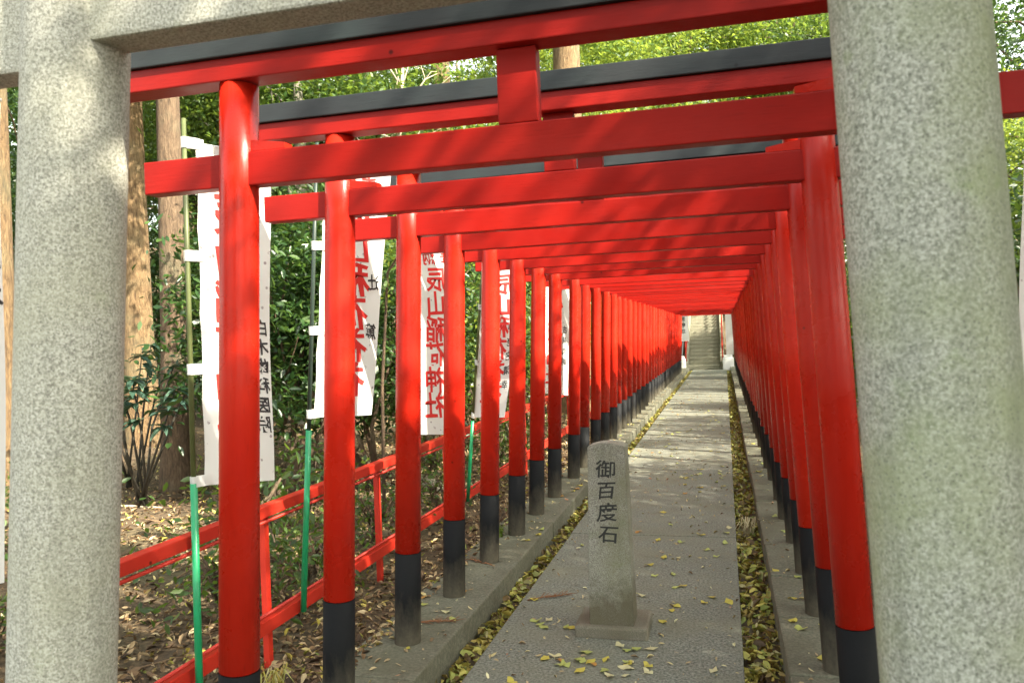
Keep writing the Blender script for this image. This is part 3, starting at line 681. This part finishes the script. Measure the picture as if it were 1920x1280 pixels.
# ------------------------------------------------------------------ leaf litter
rn = np.random.default_rng(3)
n = 44000; yy = .8+rn.random(n)**1.7*19; xx = -1.70-np.abs(rn.normal(size=n))*np.where(yy < 4, 2.2, 3.2)
zz = np.array([floor_z(a, b_) for a, b_ in zip(xx, yy)])+rn.uniform(.002, .035, n)
zz = np.where(xx > -1.80, np.maximum(zz, .103+rn.uniform(0, .01, n)), zz)
kind(link('leaf_litter', leaf_mesh('leaf_litter', np.stack([xx, yy, zz], 1), rn.uniform(.02, .064, n), 3, LF_LITTER, 1.1, .40, True, 0, .3)), 'stuff')['label'] = 'brown and tan fallen leaves covering the forest floor'
n = 9000; xx = np.concatenate([rn.uniform(-1.375, -1.225, n//2), rn.uniform(.035, .235, n-n//2)]); yy = 1.5+rn.random(n)**1.6*31; zz = rn.uniform(-.075, -.012, n)
kind(link('gutter_leaves', leaf_mesh('gutter_leaves', np.stack([xx, yy, zz], 1), rn.uniform(.03, .078, n), 4, LF_GUT, 1.0, .5, True, 0, .35)), 'stuff')['label'] = 'yellow and brown leaves filling the gutters on both sides of the path'
n = 2600; yy = 2.5+rn.random(n)**1.3*29; side = rn.random(n); xx = np.where(side < .35, rn.uniform(-1.8, -1.4, n), np.where(side < .5, rn.uniform(.24, .6, n), rn.uniform(-1.2, .03, n)))
zz = np.where((xx < -1.37) | (xx > .22), .106, .006)+rn.uniform(0, .006, n)
kind(link('path_debris', leaf_mesh('path_debris', np.stack([xx, yy, zz], 1), rn.uniform(.012, .042, n), 5, LF_DEBRIS, 2.5, .4, True, 0, .3)), 'stuff')['label'] = 'small scraps of dry leaf scattered over the path and kerbs'
def gink(seed):
    r_ = random.Random(seed); mb = MB(); pts = []; K = 9; s = 1.0
    for k in range(K):
        a = math.radians(35+110*k/(K-1)); rr = s*(1-.16*(k == K//2)+r_.uniform(-.06, .06)); pts.append((math.cos(a)*rr, math.sin(a)*rr-.45, .12*math.sin(k*1.1+seed)+.05))
    c = (0, -.45, 0); v0 = len(mb.v); mb.v = [c]+pts
    for k in range(1, K): mb.f.append((0, k, k+1)); mb.sm.append(True)
    n0 = len(mb.v); mb.v += [(-.02, -.45, .0), (.02, -.45, .0), (.10+.02, -1.15, .06), (.10, -1.15, .06)]; mb.f.append((n0, n0+1, n0+2, n0+3)); mb.sm.append(False)
    return mb.mesh('fallen_leaf', LEAFM[seed % 4])
LEAFM = [m_leaf('fallen_leaf_%s' % nme, [(0, c), (1, tuple(x*.9 for x in c))], .25, .55, c) for nme, c in (('yellow', (.55, .47, .08)), ('lime', (.42, .46, .13)), ('cream', (.62, .57, .32)), ('orange', (.46, .24, .06)))]
gm = [gink(i) for i in range(8)]
LW = ['yellow', 'lime green', 'cream', 'orange brown']
spots = []
rl = random.Random(21)
for cx, cy, k, sp in ((-.62, 3.86, 16, .13), (-.83, 3.84, 5, .06), (-.14, 9.0, 16, .22), (-.99, 4.25, 4, .06), (-.2, 5.0, 8, .2), (-.45, 6.3, 8, .5)):
    for _ in range(k): spots.append((rl.gauss(cx, sp), rl.gauss(cy, sp), .004))
for _ in range(120): spots.append((rl.uniform(-1.2, .02), 2.9+rl.random()**1.4*16, .004))
for _ in range(45): spots.append((rl.uniform(-1.78, -1.4), 2.5+rl.random()**1.3*12, .104))
for _ in range(22): spots.append((rl.uniform(.24, .45), 3.0+rl.random()**1.3*10, .104))
for x, y, z in spots:
    if -1.39 < x < -1.22 or x < -1.8: continue
    if z < .05 and (x > .03 or (abs(x+.62) < .22 and 4.15 < y < 4.5)): continue
    k = rl.choice([0, 4, 1, 5, 0, 1, 2, 6, 3]); o = link('fallen_leaf', gm[k]); s = rl.uniform(.030, .052)
    o.scale = (s, s, s*rl.uniform(.6, 1.5)); o.location = (x, y, z+.003); o.rotation_euler = (rl.uniform(-.15, .15), rl.uniform(-.15, .15), rl.uniform(0, 6.28))
    tag(o, '%s fallen leaf lying on the %s' % (LW[k % 4], 'path' if z < .05 else ('left kerb' if x < -1 else 'right kerb')), 'leaf', '%s leaves on the %s' % (LW[k % 4], 'path' if z < .05 else ('left kerb' if x < -1 else 'right kerb')))
# cedar sprigs, branches, weeds
def sprig(x, y, z, a, ln, label):
    mb = MB(); r_ = random.Random(int(x*1000+y*10)); d = Vector((math.cos(a), math.sin(a), 0)); sd = Vector((-d.y, d.x, 0))
    mb.tube([(0, 0, .004), tuple(d*ln*.5+Vector((0, 0, .012))), tuple(d*ln+Vector((0, 0, .004)))], [.004, .003, .001], 6)
    for k in range(26):
        t = r_.uniform(.25, 1); p = d*ln*t+Vector((0, 0, .006)); e = p+(d*r_.uniform(.3, .8)+sd*r_.choice((-1, 1))*r_.uniform(.25, .6))*ln*.3+Vector((0, 0, r_.uniform(-.002, .02)))
        mb.tube([p, e], [.0022, .0008], 4, False)
    o = mb.build('cedar_sprig', TWIG, None, (x, y, z)); tag(o, label, 'twig')
sprig(-1.20, 4.70, .002, .55, .26, 'reddish dry cedar sprig on the path beside the left gutter')
sprig(-1.52, 5.05, .102, 2.6, .22, 'dry brown sprig on the left kerb beside the fifth post')
sprig(-1.66, 3.95, .102, .3, .25, 'rusty brown sprig at the foot of the fourth left post')
def dead_branch(pts, r, label):
    o = MB().tube([Vector(p)-Vector(pts[0]) for p in pts], [r, r*.9, r*.5][:len(pts)], 9, True, .1).build('fallen_branch', WOOD, None, pts[0]); tag(o, label, 'branch')
dead_branch([(-3.7, 7.9, .16), (-3.2, 7.45, .12), (-2.75, 7.0, .1)], .022, 'thin pale fallen branch on the litter behind the second and third posts')
dead_branch([(-3.35, 8.1, .13), (-2.9, 7.6, .14), (-2.45, 7.2, .11)], .075, 'thick bleached log lying beyond the fence behind the fourth post')
dead_branch([(-7.0, 6.6, .14), (-6.2, 6.35, .16), (-5.2, 6.5, .1)], .02, 'long pale branch on the forest floor right of the left stone pillar')
mb = MB(); rq = random.Random(12)
for k in range(420):
    y = 1.2+rq.random()**1.5*14; x = -1.85-abs(rq.gauss(0, 2.4)); a = rq.uniform(0, 3.14); ln = rq.uniform(.06, .4); z = floor_z(x, y)+rq.uniform(.02, .05)
    d = Vector((math.cos(a), math.sin(a), rq.uniform(-.06, .1)))*ln; p = Vector((x, y, z)); q = p+d*.5+Vector((rq.uniform(-.02, .02), rq.uniform(-.02, .02), .01)); r_ = rq.uniform(.0015, .005)
    mb.tube([p, q, p+d], [r_, r_*.8, r_*.4], 5)
kind(mb.build('twigs', m_plain('dry_brown_twigs', (.24, .15, .08), .85, 50, .5)), 'stuff')['label'] = 'dry twigs scattered over the forest floor'
for x, y, sc in ((-2.75, 3.95, .22), (-2.5, 4.4, .2), (-3.0, 4.6, .3), (-2.6, 5.6, .18), (-3.4, 6.0, .25), (-2.45, 6.6, .16), (-2.9, 7.6, .2), (-3.6, 3.2, .14), (-4.6, 4.2, .16), (-2.5, 8.6, .2), (-2.6, 10, .22), (-5.6, 5.4, .2)):
    shrub(3, x, y, 'small green ground plant growing through the leaf litter left of the fence', sc*3.6, 'ground plants in the leaf litter')
def tuft(x, y, z, label, n, hgt, lm, seed):
    r_ = random.Random(seed); mb = MB()
    for k in range(n):
        a = r_.uniform(0, 6.28); ln = hgt*r_.uniform(.5, 1.1); d = Vector((math.cos(a), math.sin(a), 0)); sd = Vector((-d.y, d.x, 0))*.004; b0 = Vector((r_.gauss(0, .02), r_.gauss(0, .02), 0)); sp = r_.uniform(.3, .9)
        p0, p1, p2 = b0, b0+d*ln*.35*sp+Vector((0, 0, ln*.6)), b0+d*ln*.95*sp+Vector((0, 0, ln*.7*(1.1-sp)))
        n0 = len(mb.v); mb.v += [tuple(q) for q in (p0-sd, p0+sd, p1+sd, p1-sd, p2)]; mb.f += [(n0, n0+1, n0+2, n0+3), (n0+3, n0+2, n0+4)]; mb.sm += [True, True]
    tag(mb.build('grass_tuft', lm, None, (x, y, z)), label, 'weed')
tuft(-1.70, 5.80, .1, 'green grass tuft on the left kerb at the sixth post foot', 60, .14, LF_LIT, 1)
tuft(-2.0, 3.2, .06, 'pale yellow grass tuft below the fence by the second left post', 45, .15, LF_GINK, 2)
tuft(.13, 6.6, -.02, 'dry straw-coloured grass clump in the right gutter', 40, .2, m_plain('straw', (.5, .43, .25), .8), 3)

# ------------------------------------------------------------------ stairs at the far end
sr = thing('stone_staircase', 'long stone staircase climbing the slope at the far end of the path', 'staircase', (-.79, 33.0, 0))
stm = [MB().box(-.62, .62, 0, .5, -.25, .15, .015).mesh('step', STEP)]
MB().box(-.95, .95, -.14, .1, -.3, .045, .01).build('landing', KERB, sr)
for k in range(26): link('step', stm[0], sr, (0, .12+.31*k, .15*k+.02))
def sloped(mb, x0, x1, y0, y1, z0, z1, h):
    p = [(x0, y0, z0), (x1, y0, z0), (x1, y1, z1), (x0, y1, z1)]; q = [(a, b_, c+h) for a, b_, c in p]
    for f in ((p[0], p[3], p[2], p[1]), q, (p[0], p[1], q[1], q[0]), (p[1], p[2], q[2], q[1]), (p[2], p[3], q[3], q[2]), (p[3], p[0], q[0], q[3])): mb.quad(f)
    return mb
for sx in (-1, 1):
    sloped(MB(), sx*.70-.075, sx*.70+.075, .12, 8.1, -.25, 3.6, .55).build('side_kerb', STEP, sr)
    sloped(MB(), sx*.72-.03, sx*.72+.03, .2, 8.1, .85, 4.68, .07).build('handrail', REDF, sr)
    sloped(MB(), sx*.72-.02, sx*.72+.02, .2, 8.1, .50, 4.33, .05).build('handrail', REDF, sr)
    for k in range(6): MB().box(sx*.72-.025, sx*.72+.025, -.025, .025, .2, .88, 0).build('handrail_post', REDF, sr, (0, .25+1.5*k, .725*k))
for sx, lb in ((-1, 'white block at the left foot of the far staircase'), (1, 'white block at the right foot of the far staircase')):
    o = MB().box(-.21, .21, -.2, .2, -.1, .46, .02).box(-.16, .16, -.15, .15, .46, .56, .015).build('plinth_block', PALE, None, (-.79+sx*.93, 32.95, 0)); tag(o, lb, 'stone block', 'white blocks flanking the stairs')
for x, lb, nm in ((.10, 'white banner on a pole right of the far staircase', '稲荷神社'), (-1.75, 'small white banner with black writing left of the far staircase', '稲荷神社')):
    t = thing('nobori_banner', lb, 'banner', (x+(.28 if x > 0 else -.05), 33.6, 0), 'white banners at the stairs')
    MB().tube([(0, 0, 0), (0, 0, 2.7)], .014, 8).build('pole', OLIVE, t)
    mb = MB(); w = -.30 if x > 0 else .42; z0 = .55 if x > 0 else 1.15
    for j in range(14):
        za, zb = z0+(2.6-z0)*j/14, z0+(2.6-z0)*(j+1)/14
        f = lambda z: .03*math.sin(z*4)
        mb.quad(((.02*(w > 0), f(za), za), (w, f(za)+.05, za), (w, f(zb)+.05, zb), (.02*(w > 0), f(zb), zb)), True)
    cl = mb.build('cloth', CLOTH, t)
    if x < 0:
        mb = MB()
        for k, ch in enumerate(nm):
            bm = text_bm(ch, .2, .03)
            for v in bm.verts: v.co = (.2+v.co.x, -.05, 2.3-.24*k+v.co.y)
            mb.add(bm)
        mb.build('black_lettering', INKB, cl)
